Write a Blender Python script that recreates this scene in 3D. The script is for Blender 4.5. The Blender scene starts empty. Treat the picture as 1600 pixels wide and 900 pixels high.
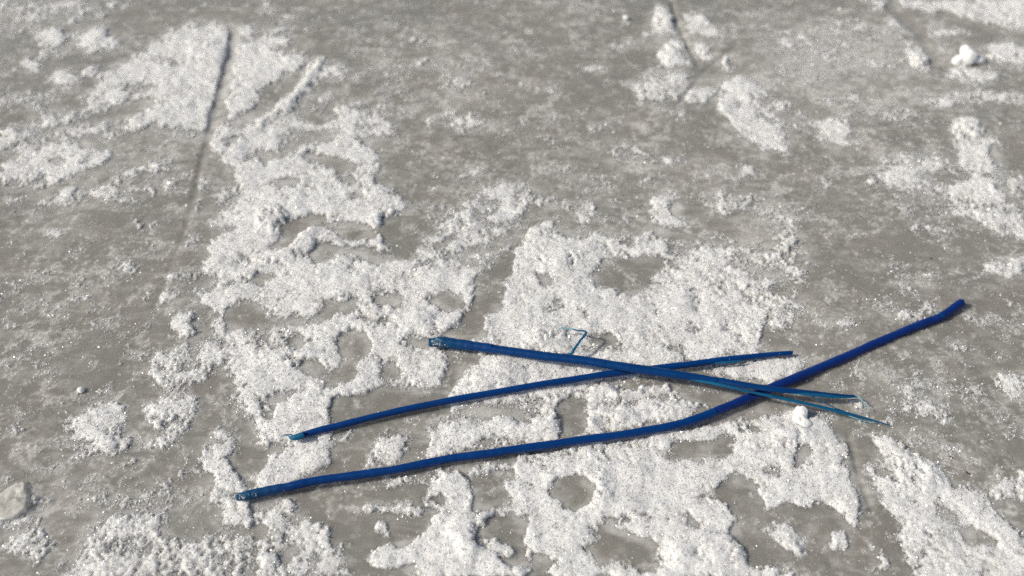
import bpy, math, random
import numpy as np

# ------------------------------------------------------------------ camera, light, exposure
sc = bpy.context.scene
W0, H0, FPX = 1600.0, 900.0, 1443.0
CAM_H, PITCH = 0.45, math.radians(45)
cam_d = bpy.data.cameras.new("camera"); cam = bpy.data.objects.new("camera", cam_d)
sc.collection.objects.link(cam); sc.camera = cam
cam_d.sensor_width = 36.0; cam_d.lens = 36.0 * FPX / W0
cam_d.clip_start = 0.02; cam_d.clip_end = 500
cam.location = (0, 0, CAM_H); cam.rotation_euler = (math.pi/2 - PITCH, 0, 0)
cam_d.dof.use_dof = True; cam_d.dof.focus_distance = 0.555; cam_d.dof.aperture_fstop = 5.0

SUN_EL = math.radians(38)
SUN_TRAVEL = (1.0, 0.17)                     # the way light travels over the ground
sun_d = bpy.data.lights.new("sun", 'SUN'); sun = bpy.data.objects.new("sun", sun_d)
sc.collection.objects.link(sun)
sun_d.energy = 4.3; sun_d.angle = math.radians(0.5); sun_d.color = (1.0, 0.925, 0.80)
tl = math.hypot(*SUN_TRAVEL)
from mathutils import Vector, Matrix
tv = Vector((SUN_TRAVEL[0]/tl*math.cos(SUN_EL), SUN_TRAVEL[1]/tl*math.cos(SUN_EL), -math.sin(SUN_EL)))
sun.rotation_euler = tv.to_track_quat('-Z', 'Y').to_euler()
sun.location = (-3, 1.5, 2)
world = bpy.data.worlds.new("World"); sc.world = world; world.use_nodes = True
wn = world.node_tree.nodes; wl = world.node_tree.links
bg = wn["Background"]; sky = wn.new("ShaderNodeTexSky"); sky.sky_type = 'NISHITA'; sky.sun_disc = False
sky.sun_elevation = SUN_EL
sky.sun_rotation = math.atan2(-SUN_TRAVEL[0], -SUN_TRAVEL[1])
wl.new(sky.outputs[0], bg.inputs[0]); bg.inputs[1].default_value = 0.065
sc.view_settings.view_transform = 'Standard'; sc.view_settings.look = 'None'
sc.view_settings.exposure = -0.05; sc.view_settings.gamma = 1; sc.view_settings.use_curve_mapping = False
sc.cycles.use_denoising = False
sc.cycles.max_bounces = 8; sc.cycles.diffuse_bounces = 4; sc.cycles.transmission_bounces = 6

rng = np.random.default_rng(7); random.seed(7)

# ------------------------------------------------------------------ pixel <-> place helpers
cp, sp = math.cos(PITCH), math.sin(PITCH)
def to_px(X, Y, Z=0.0):
    vz = Z - CAM_H
    dep = Y*cp - vz*sp; up = Y*sp + vz*cp
    dep = np.maximum(dep, 1e-3)
    return 800 + FPX*X/dep, 450 - FPX*up/dep
def at(u, v, z=0.0):
    a = (u-800)/FPX; b = (450-v)/FPX
    dx, dy, dz = a, cp + b*sp, -sp + b*cp
    t = (z - CAM_H)/dz
    return Vector((dx*t, dy*t, z))
def m_per_px(p): return (p.y*cp - (p.z-CAM_H)*sp)/FPX

# ------------------------------------------------------------------ numpy noise
_L = rng.random((256, 256)).astype(np.float32)
def vnoise(x, y, s=0):
    x = x + 37.7*s; y = y + 91.3*s
    xi = np.floor(x); yi = np.floor(y); fx = (x-xi).astype(np.float32); fy = (y-yi).astype(np.float32)
    xi = xi.astype(np.int64) & 255; yi = yi.astype(np.int64) & 255
    x1 = (xi+1) & 255; y1 = (yi+1) & 255
    fx = fx*fx*fx*(fx*(fx*6-15)+10); fy = fy*fy*fy*(fy*(fy*6-15)+10)
    a = _L[yi, xi]*(1-fx) + _L[yi, x1]*fx
    b = _L[y1, xi]*(1-fx) + _L[y1, x1]*fx
    return (a*(1-fy)+b*fy)*2-1
def fbm(x, y, scale, octv=4, s=0, gain=0.55):
    t = 0; a = 1.0; n = 0; f = 1.0/scale
    for k in range(octv):
        c, q = math.cos(k*1.1+s), math.sin(k*1.1+s)
        t = t + a*vnoise((x*c-y*q)*f, (x*q+y*c)*f, s+k*3+1); n += a; a *= gain; f *= 2.03
    return t/n*1.6
def sstep(e0, e1, x):
    t = np.clip((x-e0)/(e1-e0), 0, 1); return t*t*(3-2*t)

# ------------------------------------------------------------------ plan of the snow cover
# amount of snow on the ice, entered as patches, two of them painting shade: P = polygon, E = ellipse, L = stroke
P, E, L = 'P', 'E', 'L'
PLAN = [
 # --- far left
 (P,.45,8,[(0,0),(130,0),(100,20),(60,30),(0,15)]), (E,.65,4,105,10,34,6,-25), (E,.6,4,72,22,24,6,-12), (E,.5,6,12,40,20,11,0),
 (E,.8,4,80,57,22,10,10),(E,.95,5,148,62,28,16,0),(E,.65,4,120,25,22,4,-28),(E,.9,3,50,102,12,7,10),(E,.8,4,102,123,19,13,10),
 (E,.75,3,145,110,8,6,0),(E,.7,3,75,84,7,4,0),(E,.6,2,185,6,12,4,0),(E,.6,2,155,22,6,4,0),
 (P,.95,7,[(130,160),(165,115),(230,80),(260,56),(300,38),(340,35),(365,55),(350,110),(335,175),(325,203),(280,205),(240,195),(190,202),(215,178),(235,160),(190,160),(160,165),(135,170)]),
 (L,.0,1,[(366,46),(358,90),(348,130),(338,172),(330,205)],6),(L,.0,2,[(330,205),(314,250),(303,305)],5),
 (E,.1,3,215,137,24,9,0),(E,.1,4,185,178,42,12,-5),(E,.4,4,272,93,24,6,0),(E,.1,4,225,160,20,8,0),
 (E,.55,6,30,155,38,7,-8),(E,.7,4,65,172,18,8,40),(E,.7,5,105,182,40,7,-10),(E,.8,5,30,210,44,10,-12),(E,.7,5,130,203,46,7,-8),(E,.8,4,215,190,26,8,-5),(E,.65,4,165,213,20,6,0),
 (E,.35,4,285,212,40,10,0),(E,.0,4,15,180,34,9,-12),
 (P,.85,6,[(0,222),(110,222),(125,235),(175,238),(172,255),(125,275),(60,287),(0,285)]),
 (E,.1,4,12,240,24,8,-22),(E,.2,3,85,250,12,7,-30),(E,.2,3,62,275,14,5,-5),(E,.1,3,145,268,28,6,-22),
 (E,.7,4,105,303,28,7,-15),(E,.6,4,92,316,20,5,-5),(E,.75,4,178,307,32,8,15),(E,.5,6,225,297,42,10,-10),(E,.6,4,250,262,14,5,0),(E,.6,4,205,270,14,6,-20),
 (E,.6,3,78,363,12,4,5),(E,.55,3,223,355,9,5,20),(E,.6,3,195,425,9,4,0),(E,.5,3,15,310,12,7,10),(E,.4,3,50,330,8,4,-20),(E,.3,6,60,340,30,6,0),(E,.35,6,50,420,10,25,20),
 (E,.35,4,35,478,50,5,-12),(E,.35,4,115,472,30,4,-10),(E,.3,4,90,540,30,6,0),(E,.3,4,170,505,25,7,0),(E,.25,6,30,560,40,12,-8),(E,.3,4,225,508,14,9,-50),(E,.3,4,78,578,10,5,-10),
 (E,.3,4,95,588,14,3,-35),(E,.35,5,30,650,40,8,-10),(E,.4,3,30,665,18,3,-30),(E,.3,6,100,690,30,10,-20),
 # --- beyond the middle left
 (P,.9,5,[(366,42),(400,45),(395,60),(372,60)]),
 (P,.95,6,[(366,68),(400,62),(450,60),(453,68),(420,82),(470,85),(484,92),(462,112),(440,120),(412,130),(405,165),(392,178),(352,190),(358,140)]),
 (E,.6,5,455,48,38,7,0),(E,.5,4,418,20,10,10,0),(E,.45,5,455,27,20,6,-10),(E,.15,3,470,58,14,9,0),
 (E,.0,4,440,142,44,13,-28),(E,.0,4,415,172,34,9,-35),(E,.1,3,385,190,22,8,-10),
 (L,1.05,4,[(502,98),(490,118),(470,142),(445,165),(415,190),(385,215)],15),
 (E,.7,4,522,112,18,14,0),(E,.75,4,508,150,15,7,-10),(E,.0,6,548,140,28,16,0),
 (P,.9,6,[(335,215),(350,200),(400,196),(440,168),(470,188),(490,196),(515,190),(530,165),(560,165),(590,182),(612,206),(560,215),(588,240),(590,265),(580,290),(610,300),(628,330),(602,345),(592,380),(620,402),(660,415),(700,405),(740,410),(780,398),(765,430),(740,455),(400,455),(340,455),(320,420),(330,385),(352,360),(345,330),(372,300),(378,262),(335,240)]),
 (E,.1,3,505,180,24,9,0),(E,.05,4,482,211,42,11,0),(E,.2,3,566,197,14,6,0),(E,.1,3,365,218,14,6,-20),(E,.2,3,392,250,12,7,-20),
 (E,.0,4,522,255,42,12,14),(E,.05,3,545,283,20,8,0),(E,.1,4,450,287,30,7,0),(E,.2,4,440,238,22,10,-15),(E,.2,3,468,226,14,7,0),(E,.3,3,410,245,12,8,0),(E,.3,3,560,310,14,7,-15),
 (E,.0,3,472,347,36,10,-12),(E,.0,3,448,372,28,15,-52),(E,.0,3,560,366,27,14,0),(E,.1,3,510,352,22,6,10),(E,.0,3,505,399,26,15,-22),(E,.0,3,580,402,24,12,12),(E,.15,3,545,395,20,8,0),
 (E,.05,4,625,370,32,24,20),(E,.1,3,626,400,12,12,30),(E,.0,3,405,440,22,11,-10),
 (E,.6,4,320,285,13,10,0),(E,.65,3,310,332,12,6,-20),(E,.65,3,297,378,11,11,0),(E,.6,3,338,350,10,9,0),(E,.4,5,350,300,18,14,0),(E,.65,3,272,432,9,5,-20),
 (P,.5,8,[(640,405),(690,350),(720,310),(770,290),(800,285),(825,300),(818,345),(790,365),(760,390),(800,385),(800,410),(750,425),(650,425)]),
 (E,.8,5,600,325,24,18,0),(E,.75,4,730,330,18,10,-30),(E,.8,4,790,320,14,26,10),(E,.7,4,740,268,18,8,-30),(E,.8,4,735,365,18,9,0),(E,.7,4,700,395,28,10,-20),(E,.1,3,700,380,18,7,-30),(E,.1,3,745,395,10,4,0),
 (E,.0,5,786,418,15,30,38),(E,.0,4,765,440,26,18,-30),
 (E,.5,3,565,115,30,3,-20),(E,.5,3,635,103,26,4,-14),(E,.4,6,715,133,24,14,-20),(E,.55,4,712,182,14,5,0),(E,.35,6,735,190,40,8,0),(E,.35,6,755,93,18,8,0),(E,.3,4,632,12,3,9,-10),(E,.3,8,600,150,12,30,30),
 (E,.3,5,580,40,36,4,-10),(E,.3,5,630,65,30,6,0),(E,.25,6,700,95,30,7,0),
 # --- far middle right
 (P,.9,3,[(1020,14),(1040,12),(1052,25),(1060,50),(1004,58),(1018,42)]),(P,.9,3,[(1066,22),(1096,24),(1112,42),(1132,58),(1080,54)]),
 (P,.9,3,[(1026,82),(1044,64),(1066,60),(1082,98),(1062,106),(1028,102)]),(E,.85,3,1098,78,17,9,38),(E,.85,3,1132,97,12,11,-20),
 (P,.6,7,[(985,135),(1020,108),(1050,105),(1082,115),(1078,140),(1055,158),(1000,158)]),(E,.85,4,1092,145,20,15,-10),(E,.5,5,1045,175,22,5,25),
 (E,.1,3,1055,107,19,5,5),(L,.0,3,[(1050,5),(1062,42),(1076,72),(1090,98),(1094,125)],13),(E,.0,4,1120,105,12,10,-40),(E,.0,4,1080,165,40,5,4),(E,.1,3,1105,125,15,7,0),
 (P,.95,4,[(1118,142),(1140,126),(1172,122),(1182,140),(1200,165),(1215,195),(1234,238),(1192,236),(1150,202),(1130,176)]),
 (E,.3,3,1155,165,12,5,10),(E,.1,3,1188,160,24,6,22),(E,.3,3,1195,185,12,6,20),
 (E,.55,4,970,70,16,6,-20),(E,.65,3,932,106,15,6,-8),(E,.3,5,905,55,16,6,0),(E,.5,3,978,28,5,5,0),(E,.4,4,940,195,26,6,-25),(E,.4,5,850,195,46,6,-12),(E,.3,6,905,10,30,6,0),(E,.3,5,820,75,22,7,0),(E,.4,4,870,145,8,6,0),
 (E,.3,10,1300,72,110,34,0),(E,.5,4,1252,66,28,7,-5),(E,.45,4,1340,40,24,5,8),(E,.45,4,1325,115,22,4,0),(E,.3,8,1240,120,50,14,0),(E,.45,4,1365,98,40,4,0),(E,.3,4,1180,20,40,6,0),(E,.35,4,1150,40,30,6,0),
 # --- far right
 (P,.65,5,[(1345,0),(1395,0),(1388,14),(1365,12)]),(P,.82,6,[(1400,0),(1620,0),(1620,50),(1590,44),(1556,46),(1510,34),(1470,18),(1430,12)]),
 (E,.65,4,1402,38,18,7,35),(E,.75,4,1468,50,34,7,6),(P,.82,4,[(1420,68),(1440,78),(1456,86),(1460,110),(1442,114),(1424,98)]),
 (E,.8,4,1522,116,34,12,5),(E,.72,6,1575,82,44,20,10),(E,.55,4,1470,76,16,5,0),
 (L,.0,4,[(1392,10),(1425,38),(1445,60),(1462,95),(1452,135)],16),(L,.0,4,[(1470,24),(1530,42),(1600,60)],11),(E,.0,4,1515,60,46,7,0),(E,.1,4,1450,140,34,9,0),
 (E,.68,4,1485,158,34,11,-8),(E,.72,4,1565,155,30,9,5),(E,.5,5,1525,152,22,10,0),(E,.0,5,1560,180,60,11,5),(E,.85,4,1512,204,24,15,0),
 (E,.65,4,1215,166,17,7,18),(E,.6,4,1262,186,26,7,20),(E,.8,5,1302,206,24,16,10),(E,.45,5,1215,200,16,8,0),(E,.4,6,1330,160,50,8,0),(E,.4,6,1400,180,50,12,10),
 (P,.55,9,[(1370,250),(1440,238),(1500,262),(1550,262),(1600,285),(1600,372),(1565,362),(1515,332),(1470,310),(1400,302),(1360,282)]),
 (P,.9,5,[(1492,222),(1560,218),(1556,240),(1548,266),(1512,266)]),(E,.8,5,1410,280,22,10,10),(E,.85,6,1540,300,30,16,20),(E,.7,5,1450,255,20,7,0),
 (E,.0,4,1588,243,34,15,5),(E,.05,4,1482,276,24,9,8),(E,.0,3,1563,292,13,6,10),(E,.05,3,1592,311,22,6,10),(E,.5,4,1290,290,22,9,22),(E,.4,4,1325,272,26,6,0),(E,.5,3,1412,328,14,4,20),
 (E,.5,5,1445,360,24,7,0),(E,.7,5,1590,350,36,12,10),(E,.0,6,1470,385,80,20,5),(E,.8,5,1585,413,48,10,-12),(E,.0,5,1580,385,24,6,-10),(E,.38,7,1430,438,54,11,8),(E,.45,4,1290,345,26,5,30),
 (P,.4,10,[(1200,310),(1240,325),(1262,375),(1268,440),(1200,450)]),(E,.6,4,1240,362,10,5,20),(E,.6,4,1245,400,16,8,0),
 # --- middle
 (E,.4,7,985,240,26,12,0),(E,.55,4,1040,247,14,7,-10),(E,.45,6,1105,268,28,10,8),(E,.75,4,1170,264,15,7,20),(E,.55,4,1153,283,10,5,-20),(E,.45,4,1015,278,14,3,-20),(E,.3,7,880,262,28,8,0),(E,.3,6,940,290,22,9,10),
 (P,.88,4,[(1020,300),(1044,298),(1062,310),(1048,322),(1060,338),(1074,350),(1050,358),(1018,348)]),
 (E,.7,4,918,335,14,20,10),(E,.5,5,912,362,16,6,10),(E,.5,5,815,310,16,20,0),(E,.45,5,860,320,24,7,10),
 (P,1.0,4,[(833,356),(866,350),(872,368),(905,372),(930,370),(932,392),(986,396),(984,402),(940,406),(934,420),(928,440),(930,470),(760,520),(756,500),(800,455),(803,420),(815,390)]),
 (P,.85,6,[(926,372),(960,370),(1000,392),(996,402),(930,404)]),(E,.8,5,1012,388,30,16,0),(E,.7,4,1005,368,20,7,0),(E,.65,5,1090,375,12,8,0),
 (P,.72,8,[(1040,395),(1100,380),(1150,395),(1190,425),(1205,470),(1210,520),(1190,555),(1010,565),(930,560),(900,500),(935,460),(1010,450),(1035,425)]),
 (P,.9,10,[(760,500),(800,440),(930,460),(1020,455),(1110,460),(1150,500),(1120,560),(960,568),(700,540),(720,530),(752,526)]),
 (E,.45,8,1150,320,50,16,14),(E,.5,8,1180,400,44,24,20),
 (E,.0,3,992,412,46,12,4),(E,.0,3,975,442,44,18,8),(E,.0,4,1066,368,24,7,0),(E,.1,4,930,362,0,0,0),
 (E,.05,3,852,440,17,12,15),(E,.3,3,870,480,14,5,-10),(E,.15,3,911,483,9,5,0),(E,.1,2,1082,510,11,5,0),(E,.0,3,945,530,27,13,15),(E,.35,3,1058,545,16,4,20),(E,.3,4,1130,508,10,4,0),(E,.0,4,1200,525,14,18,0),
 # --- left middle field around the holes
 (P,.75,7,[(345,450),(480,450),(560,450),(560,600),(480,700),(400,690),(350,570),(352,520),(340,500)]),
 (P,.95,6,[(400,450),(800,450),(760,500),(680,520),(690,560),(690,620),(620,600),(560,640),(500,690),(410,670),(400,560),(470,520)]),
 (P,.95,5,[(350,450),(470,450),(500,475),(440,490),(320,475),(310,460)]),
 (E,.6,4,270,462,14,11,0),(E,.85,4,296,506,19,17,-30),(E,.8,4,345,515,10,11,0),(E,.7,4,272,494,9,4,-20),
 (P,.62,6,[(228,575),(250,550),(280,538),(320,526),(352,530),(372,545),(350,565),(312,590),(300,610),(312,640),(292,672),(245,668),(222,640),(268,612),(240,592)]),
 (P,.7,5,[(160,625),(192,612),(198,640),(194,688),(150,690),(112,672),(104,660),(132,642)]),(E,.7,3,165,605,10,5,-20),
 (E,.0,4,345,603,20,18,0),(E,.0,4,384,496,28,22,0),(E,.1,4,322,505,14,12,0),(E,.9,5,392,565,24,26,0),(E,.0,6,208,640,12,28,0),(E,.2,5,345,645,28,22,0),(E,.8,3,345,676,18,9,20),
 (E,.0,4,430,503,58,8,-4),(E,.3,5,420,520,26,12,0),(E,.05,3,460,534,22,9,-18),(E,.85,4,445,520,0,0,0),
 (E,.0,3,535,476,36,11,5),(E,.0,3,512,490,13,12,0),(E,.0,3,608,467,22,11,12),(E,.15,3,568,498,11,5,0),(E,.25,3,598,500,12,7,0),
 (E,.0,3,697,473,28,13,8),(P,.0,3,[(742,452),(792,448),(784,475),(762,492),(756,530),(722,530),(692,514),(724,512),(728,488)]),(E,.0,4,660,531,30,10,0),
 (E,.0,3,553,540,28,26,0),(E,.0,4,535,585,30,16,-25),(E,.1,4,490,575,30,10,15),(E,.5,4,455,558,34,5,10),(E,.1,4,613,583,18,20,20),(E,.0,3,704,588,11,28,14),  # the long thin half-value ellipse paints a strip of shade as thinner snow
 (P,.0,4,[(520,618),(560,612),(605,606),(640,618),(690,612),(700,636),(610,660),(516,690),(512,655)]),(E,.8,3,585,602,34,7,-14),(E,.6,4,628,600,10,6,0),
 (E,.1,4,435,618,22,9,-10),(E,.25,4,415,640,18,18,0),(E,1.0,5,478,632,40,18,-32),(E,.9,5,440,668,28,12,0),
 (P,.15,4,[(600,668),(700,640),(760,640),(700,660),(640,690),(570,700)]),
 (P,.98,4,[(698,630),(720,590),(755,560),(830,560),(900,565),(1000,585),(900,610),(780,625),(700,640)]),
 (P,.75,6,[(700,650),(800,628),(900,612),(960,605),(1000,610),(950,640),(880,625),(870,650),(870,668),(820,640),(760,665),(700,668)]),
 (E,.0,4,776,643,36,9,-4),(E,.75,4,850,640,0,0,0),
 (P,.9,5,[(670,668),(700,660),(760,655),(870,650),(885,680),(820,690),(720,702),(664,722),(672,690)]),
 (E,.1,3,770,690,24,7,-8),(E,.25,3,815,688,14,6,0),
 (E,.0,4,896,645,25,26,0),
 (P,.95,4,[(925,620),(950,612),(1040,606),(1075,612),(1040,622),(1020,626),(1090,632),(1102,640),(1070,655),(960,672),(905,680),(915,660),(922,640)]),
 (E,.25,2,1000,627,62,3,-3),(P,.1,4,[(1062,600),(1140,604),(1185,620),(1150,638),(1105,634),(1050,612)]),
 # --- right of the cords
 (E,.5,6,1225,478,34,20,0),(E,.65,4,1214,500,20,12,0),(P,.85,5,[(1185,560),(1215,555),(1248,552),(1270,572),(1245,588),(1200,598),(1140,590),(1110,578)]),(E,.8,4,1305,505,22,6,0),
 (E,.5,5,1435,470,30,7,35),(E,.5,5,1420,492,30,8,10),(E,.4,7,1380,592,44,8,20),(E,.35,7,1450,600,50,10,10),(E,.4,7,1440,635,54,16,20),(E,.55,6,1585,605,26,18,40),(E,.3,7,1545,505,40,12,10),(E,.5,3,1335,632,9,6,20),(E,.35,6,1340,480,30,7,0),(E,.3,6,1520,550,30,8,10),
 # --- lower left
 (E,.8,4,165,690,44,11,-8),(E,.6,4,245,688,26,9,-20),(E,.7,3,120,711,9,4,-20),(P,.85,5,[(322,690),(345,676),(366,682),(366,712),(378,740),(386,770),(384,818),(345,815),(328,770),(340,740),(318,715)]),
 (E,.0,4,395,715,26,14,0),(E,.45,4,200,722,20,6,-5),(E,.4,5,145,745,22,5,-30),(E,.35,5,110,757,34,5,-8),(E,.3,5,300,733,20,4,0),(E,.35,5,160,778,26,4,-10),(E,.35,4,297,800,20,4,-48),
 (E,.35,5,260,775,60,14,0),(E,.6,6,4,812,26,10,0),(E,.5,4,60,782,14,5,10),(P,.62,6,[(0,858),(30,830),(58,818),(68,840),(70,876),(40,870),(18,858)]),(E,.6,4,20,815,12,6,0),
 (P,.66,8,[(120,845),(165,812),(200,798),(240,790),(268,805),(262,830),(285,850),(275,905),(90,905),(110,872)]),(E,.2,5,195,850,22,6,-20),
 (P,.6,8,[(275,850),(330,832),(400,850),(400,905),(285,905)]),(E,.35,4,300,845,16,8,0),(E,.3,4,345,890,16,9,0),(E,.8,5,370,800,28,14,20),
 # --- lower middle
 (P,.9,5,[(398,745),(430,708),(470,690),(540,678),(545,690),(524,700),(524,716),(482,732),(455,750),(398,768)]),
 (P,.05,4,[(528,690),(578,676),(584,700),(572,728),(525,742),(480,748),(524,720)]),
 (P,.8,4,[(578,732),(580,712),(600,694),(642,680),(640,700),(622,722)]),(E,.0,3,660,698,12,18,10),
 (P,.55,6,[(560,752),(700,735),(745,725),(760,745),(700,760),(600,765)]),
 (P,.0,6,[(452,770),(560,758),(680,752),(685,790),(660,842),(600,850),(590,905),(540,905),(545,858),(510,825),(452,806)]),
 (E,.65,4,588,788,42,7,-2),(E,.75,3,642,795,20,7,20),(E,.85,3,596,826,12,9,15),(E,.7,3,455,792,20,9,20),(E,.8,3,676,768,6,4,0),
 (P,.72,6,[(400,790),(430,788),(452,806),(474,812),(512,828),(516,842),(545,848),(545,905),(400,905)]),(E,.2,3,452,858,16,14,-30),(E,.0,3,405,830,10,10,0),
 (P,.95,4,[(668,752),(720,742),(736,766),(738,785),(762,800),(752,822),(752,850),(772,880),(780,905),(640,905),(650,888),(580,886),(590,868),(600,848),(660,842),(676,812),(700,798),(668,788)]),
 (E,.1,3,690,778,18,9,10),(E,.0,3,618,895,30,8,0),
 (P,1.0,4,[(736,735),(820,712),(960,690),(1050,672),(1110,662),(1170,655),(1210,660),(1210,905),(760,905),(765,860),(745,820),(745,795),(800,790),(790,760)]),
 (E,.5,4,880,712,110,6,-9),(E,.05,3,765,770,24,25,10),(E,.1,3,785,742,24,10,-5),(E,.0,3,785,828,38,22,-8),(E,.1,3,790,868,20,9,0),(E,.1,3,805,850,14,20,0),  # first ellipse thins the snow to paint the shade under the long cord
 (E,.0,3,898,764,36,22,-5),(E,.0,3,896,788,14,14,0),(E,.85,4,827,850,0,0,0),(E,.0,3,850,878,30,12,15),(E,.0,4,842,898,24,14,0),
 (E,.0,3,1076,704,42,16,0),(E,.0,3,1133,700,26,18,-10),(E,.0,3,1148,770,38,26,10),(E,.0,4,1180,800,32,26,30),(P,.0,4,[(1128,836),(1150,825),(1215,805),(1215,888),(1165,882),(1150,850)]),
 (E,.0,3,965,858,48,26,14),(E,.0,3,1010,872,24,22,-10),(E,.15,3,950,818,26,10,-15),(E,.15,3,1004,808,12,6,10),(E,.05,3,1082,812,16,7,20),(E,.9,2,966,892,7,16,-25),(E,.3,3,1100,785,12,5,0),
 # --- lower right
 (P,.9,5,[(1150,672),(1200,648),(1235,640),(1262,648),(1292,652),(1312,676),(1322,705),(1334,750),(1350,800),(1346,828),(1328,820),(1308,798),(1290,786),(1240,784),(1200,800),(1185,770),(1175,720),(1150,700)]),
 (E,.0,3,1256,709,16,13,0),(E,.3,4,1212,735,14,7,10),(E,.0,5,1175,668,20,10,0),(E,.4,5,1285,655,22,6,0),
 (P,.0,3,[(1190,805),(1238,786),(1292,786),(1318,803),(1336,828),(1290,836),(1236,822),(1190,836)]),
 (P,.8,4,[(1190,838),(1232,820),(1262,844),(1254,868),(1232,878),(1200,850)]),(E,.82,4,1305,846,18,16,0),(E,.0,3,1212,864,24,13,10),(E,.85,4,1222,893,22,13,-20),
 (P,.0,5,[(1305,660),(1368,672),(1366,700),(1348,735),(1352,770),(1392,830),(1420,905),(1392,905),(1345,842),(1352,800),(1336,750),(1322,700)]),
 (P,.82,5,[(1362,682),(1385,678),(1412,700),(1460,725),(1492,765),(1504,755),(1520,768),(1560,788),(1568,818),(1610,830),(1610,905),(1430,905),(1412,845),(1392,795),(1362,752),(1348,732),(1372,716)]),
 (E,.0,3,1530,843,20,12,15),(E,.15,3,1470,797,13,7,40),(E,.3,3,1378,735,9,5,0),(P,.8,4,[(1556,765),(1580,745),(1610,735),(1610,780),(1566,778)]),(E,.0,4,1585,797,30,12,10),
 (E,.05,5,1300,886,70,14,0),(E,.45,5,1375,875,16,22,-35),(E,.4,6,1480,700,40,7,15),(E,.35,6,1520,720,24,6,20),
]
PW, PH, PX = 860, 510, 2.0                     # plan raster: 2 px per cell, with a 60 px margin
gx, gy = np.meshgrid((np.arange(PW)*PX - 60).astype(np.float32), (np.arange(PH)*PX - 60).astype(np.float32))
def seg_dist(px, py, a, b):
    ax, ay = a; bx, by = b; dx, dy = bx-ax, by-ay
    t = np.clip(((px-ax)*dx+(py-ay)*dy)/(dx*dx+dy*dy+1e-9), 0, 1)
    return np.hypot(px-ax-t*dx, py-ay-t*dy)
def raster(ops, base, soft=False):
    D = np.full((PH, PW), base, np.float32)
    for op in ops:
        k, val, fe = op[0], op[1], op[2]
        if k == E:
            cx, cy, rx, ry, rot = op[3:]
            if rx <= 0: continue
            x0, x1, y0, y1 = cx-rx-ry-20, cx+rx+ry+20, cy-rx-ry-20, cy+rx+ry+20
        else:
            pts = op[3]; pad = 20 + (op[4] if k == L else 0)
            x0, x1 = min(p[0] for p in pts)-pad, max(p[0] for p in pts)+pad
            y0, y1 = min(p[1] for p in pts)-pad, max(p[1] for p in pts)+pad
        i0, i1 = int(max(0, (x0+60)/PX)), int(min(PW, (x1+60)/PX+1)); j0, j1 = int(max(0, (y0+60)/PX)), int(min(PH, (y1+60)/PX+1))
        X = gx[j0:j1, i0:i1]; Y = gy[j0:j1, i0:i1]
        if X.size == 0: continue
        if k == E:
            a = math.radians(rot); c, s = math.cos(a), math.sin(a)
            lx = (X-cx)*c + (Y-cy)*s; ly = -(X-cx)*s + (Y-cy)*c
            r = np.sqrt((lx/rx)**2 + (ly/ry)**2); d = (r-1)*min(rx, ry)
        elif k == L:
            d = np.full(X.shape, 1e9, np.float32)
            for a, b in zip(pts[:-1], pts[1:]): d = np.minimum(d, seg_dist(X, Y, a, b))
            d = d - op[4]/2
        else:
            d = np.full(X.shape, 1e9, np.float32); ins = np.zeros(X.shape, bool)
            for a, b in zip(pts, pts[1:]+pts[:1]):
                d = np.minimum(d, seg_dist(X, Y, a, b))
                (ax, ay), (bx, by) = a, b
                if ay != by:
                    ins ^= ((ay > Y) != (by > Y)) & (X < (bx-ax)*(Y-ay)/(by-ay)+ax)
            d = np.where(ins, -d, d)
        fw = fe*1.5 + 2.5 if soft else fe
        m = sstep(fw, -fw, d)
        D[j0:j1, i0:i1] = D[j0:j1, i0:i1]*(1-m) + val*m
    return D
def blur(D, r, it=3):
    for _ in range(it):
        for ax in (0, 1):
            pad = [(r+1, r) if a == ax else (0, 0) for a in (0, 1)]
            c = np.cumsum(np.pad(D, pad, mode='edge').astype(np.float64), ax)
            n = D.shape[ax]; hi = np.take(c, np.arange(2*r+1, 2*r+1+n), ax); lo = np.take(c, np.arange(0, n), ax)
            D = ((hi-lo)/(2*r+1)).astype(np.float32)
    return D
def sample(R, u, v):
    x = np.clip((u+60)/PX, 0, PW-1.001); y = np.clip((v+60)/PX, 0, PH-1.001)
    xi = x.astype(np.int64); yi = y.astype(np.int64); fx = x-xi; fy = y-yi
    return (R[yi, xi]*(1-fx)+R[yi, xi+1]*fx)*(1-fy) + (R[yi+1, xi]*(1-fx)+R[yi+1, xi+1]*fx)*fy
PLAN_D = raster(PLAN, 0.10, True); PLAN_B = blur(np.maximum(PLAN_D, 0), 6)
# raised lumps of snow (mm) and pressed-in tracks (mm)
LUMPS = raster([
 (E,4,10,850,527,26,14,10),(E,4,14,775,590,50,16,-20),(E,3,12,870,400,45,25,0),(E,2.5,10,835,370,22,14,0),(E,3,10,640,505,50,10,0),(E,3,10,450,400,40,9,-20),(E,3,10,450,560,40,10,0),
 (E,4,8,425,345,20,16,20),(E,2.5,8,600,345,20,12,0),(E,3,8,480,370,34,8,-30),(E,3,12,700,740,30,8,0),(E,3,12,930,760,30,40,0),(E,2.5,10,740,830,30,40,10),(E,2.5,10,1100,860,50,30,0),(E,3,10,1240,680,40,12,0),
 (L,3,6,[(500,102),(470,142),(445,165),(405,200)],8),(E,4,7,985,612,60,4,-3),(E,3.5,8,1010,642,80,7,-5),(E,3,8,850,660,70,8,-8),(E,3,8,320,80,30,20,0),(E,2,10,1420,740,40,30,30),
 (E,3,6,1050,82,18,14,0),(E,3,5,1132,96,9,8,0),(E,3,6,1035,35,18,12,0),(E,3,8,148,62,20,10,0),(E,3,8,1440,95,14,14,0),(E,3,8,1515,205,24,10,0),(E,3,6,560,590,0,0,0),
],0.0)
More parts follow.
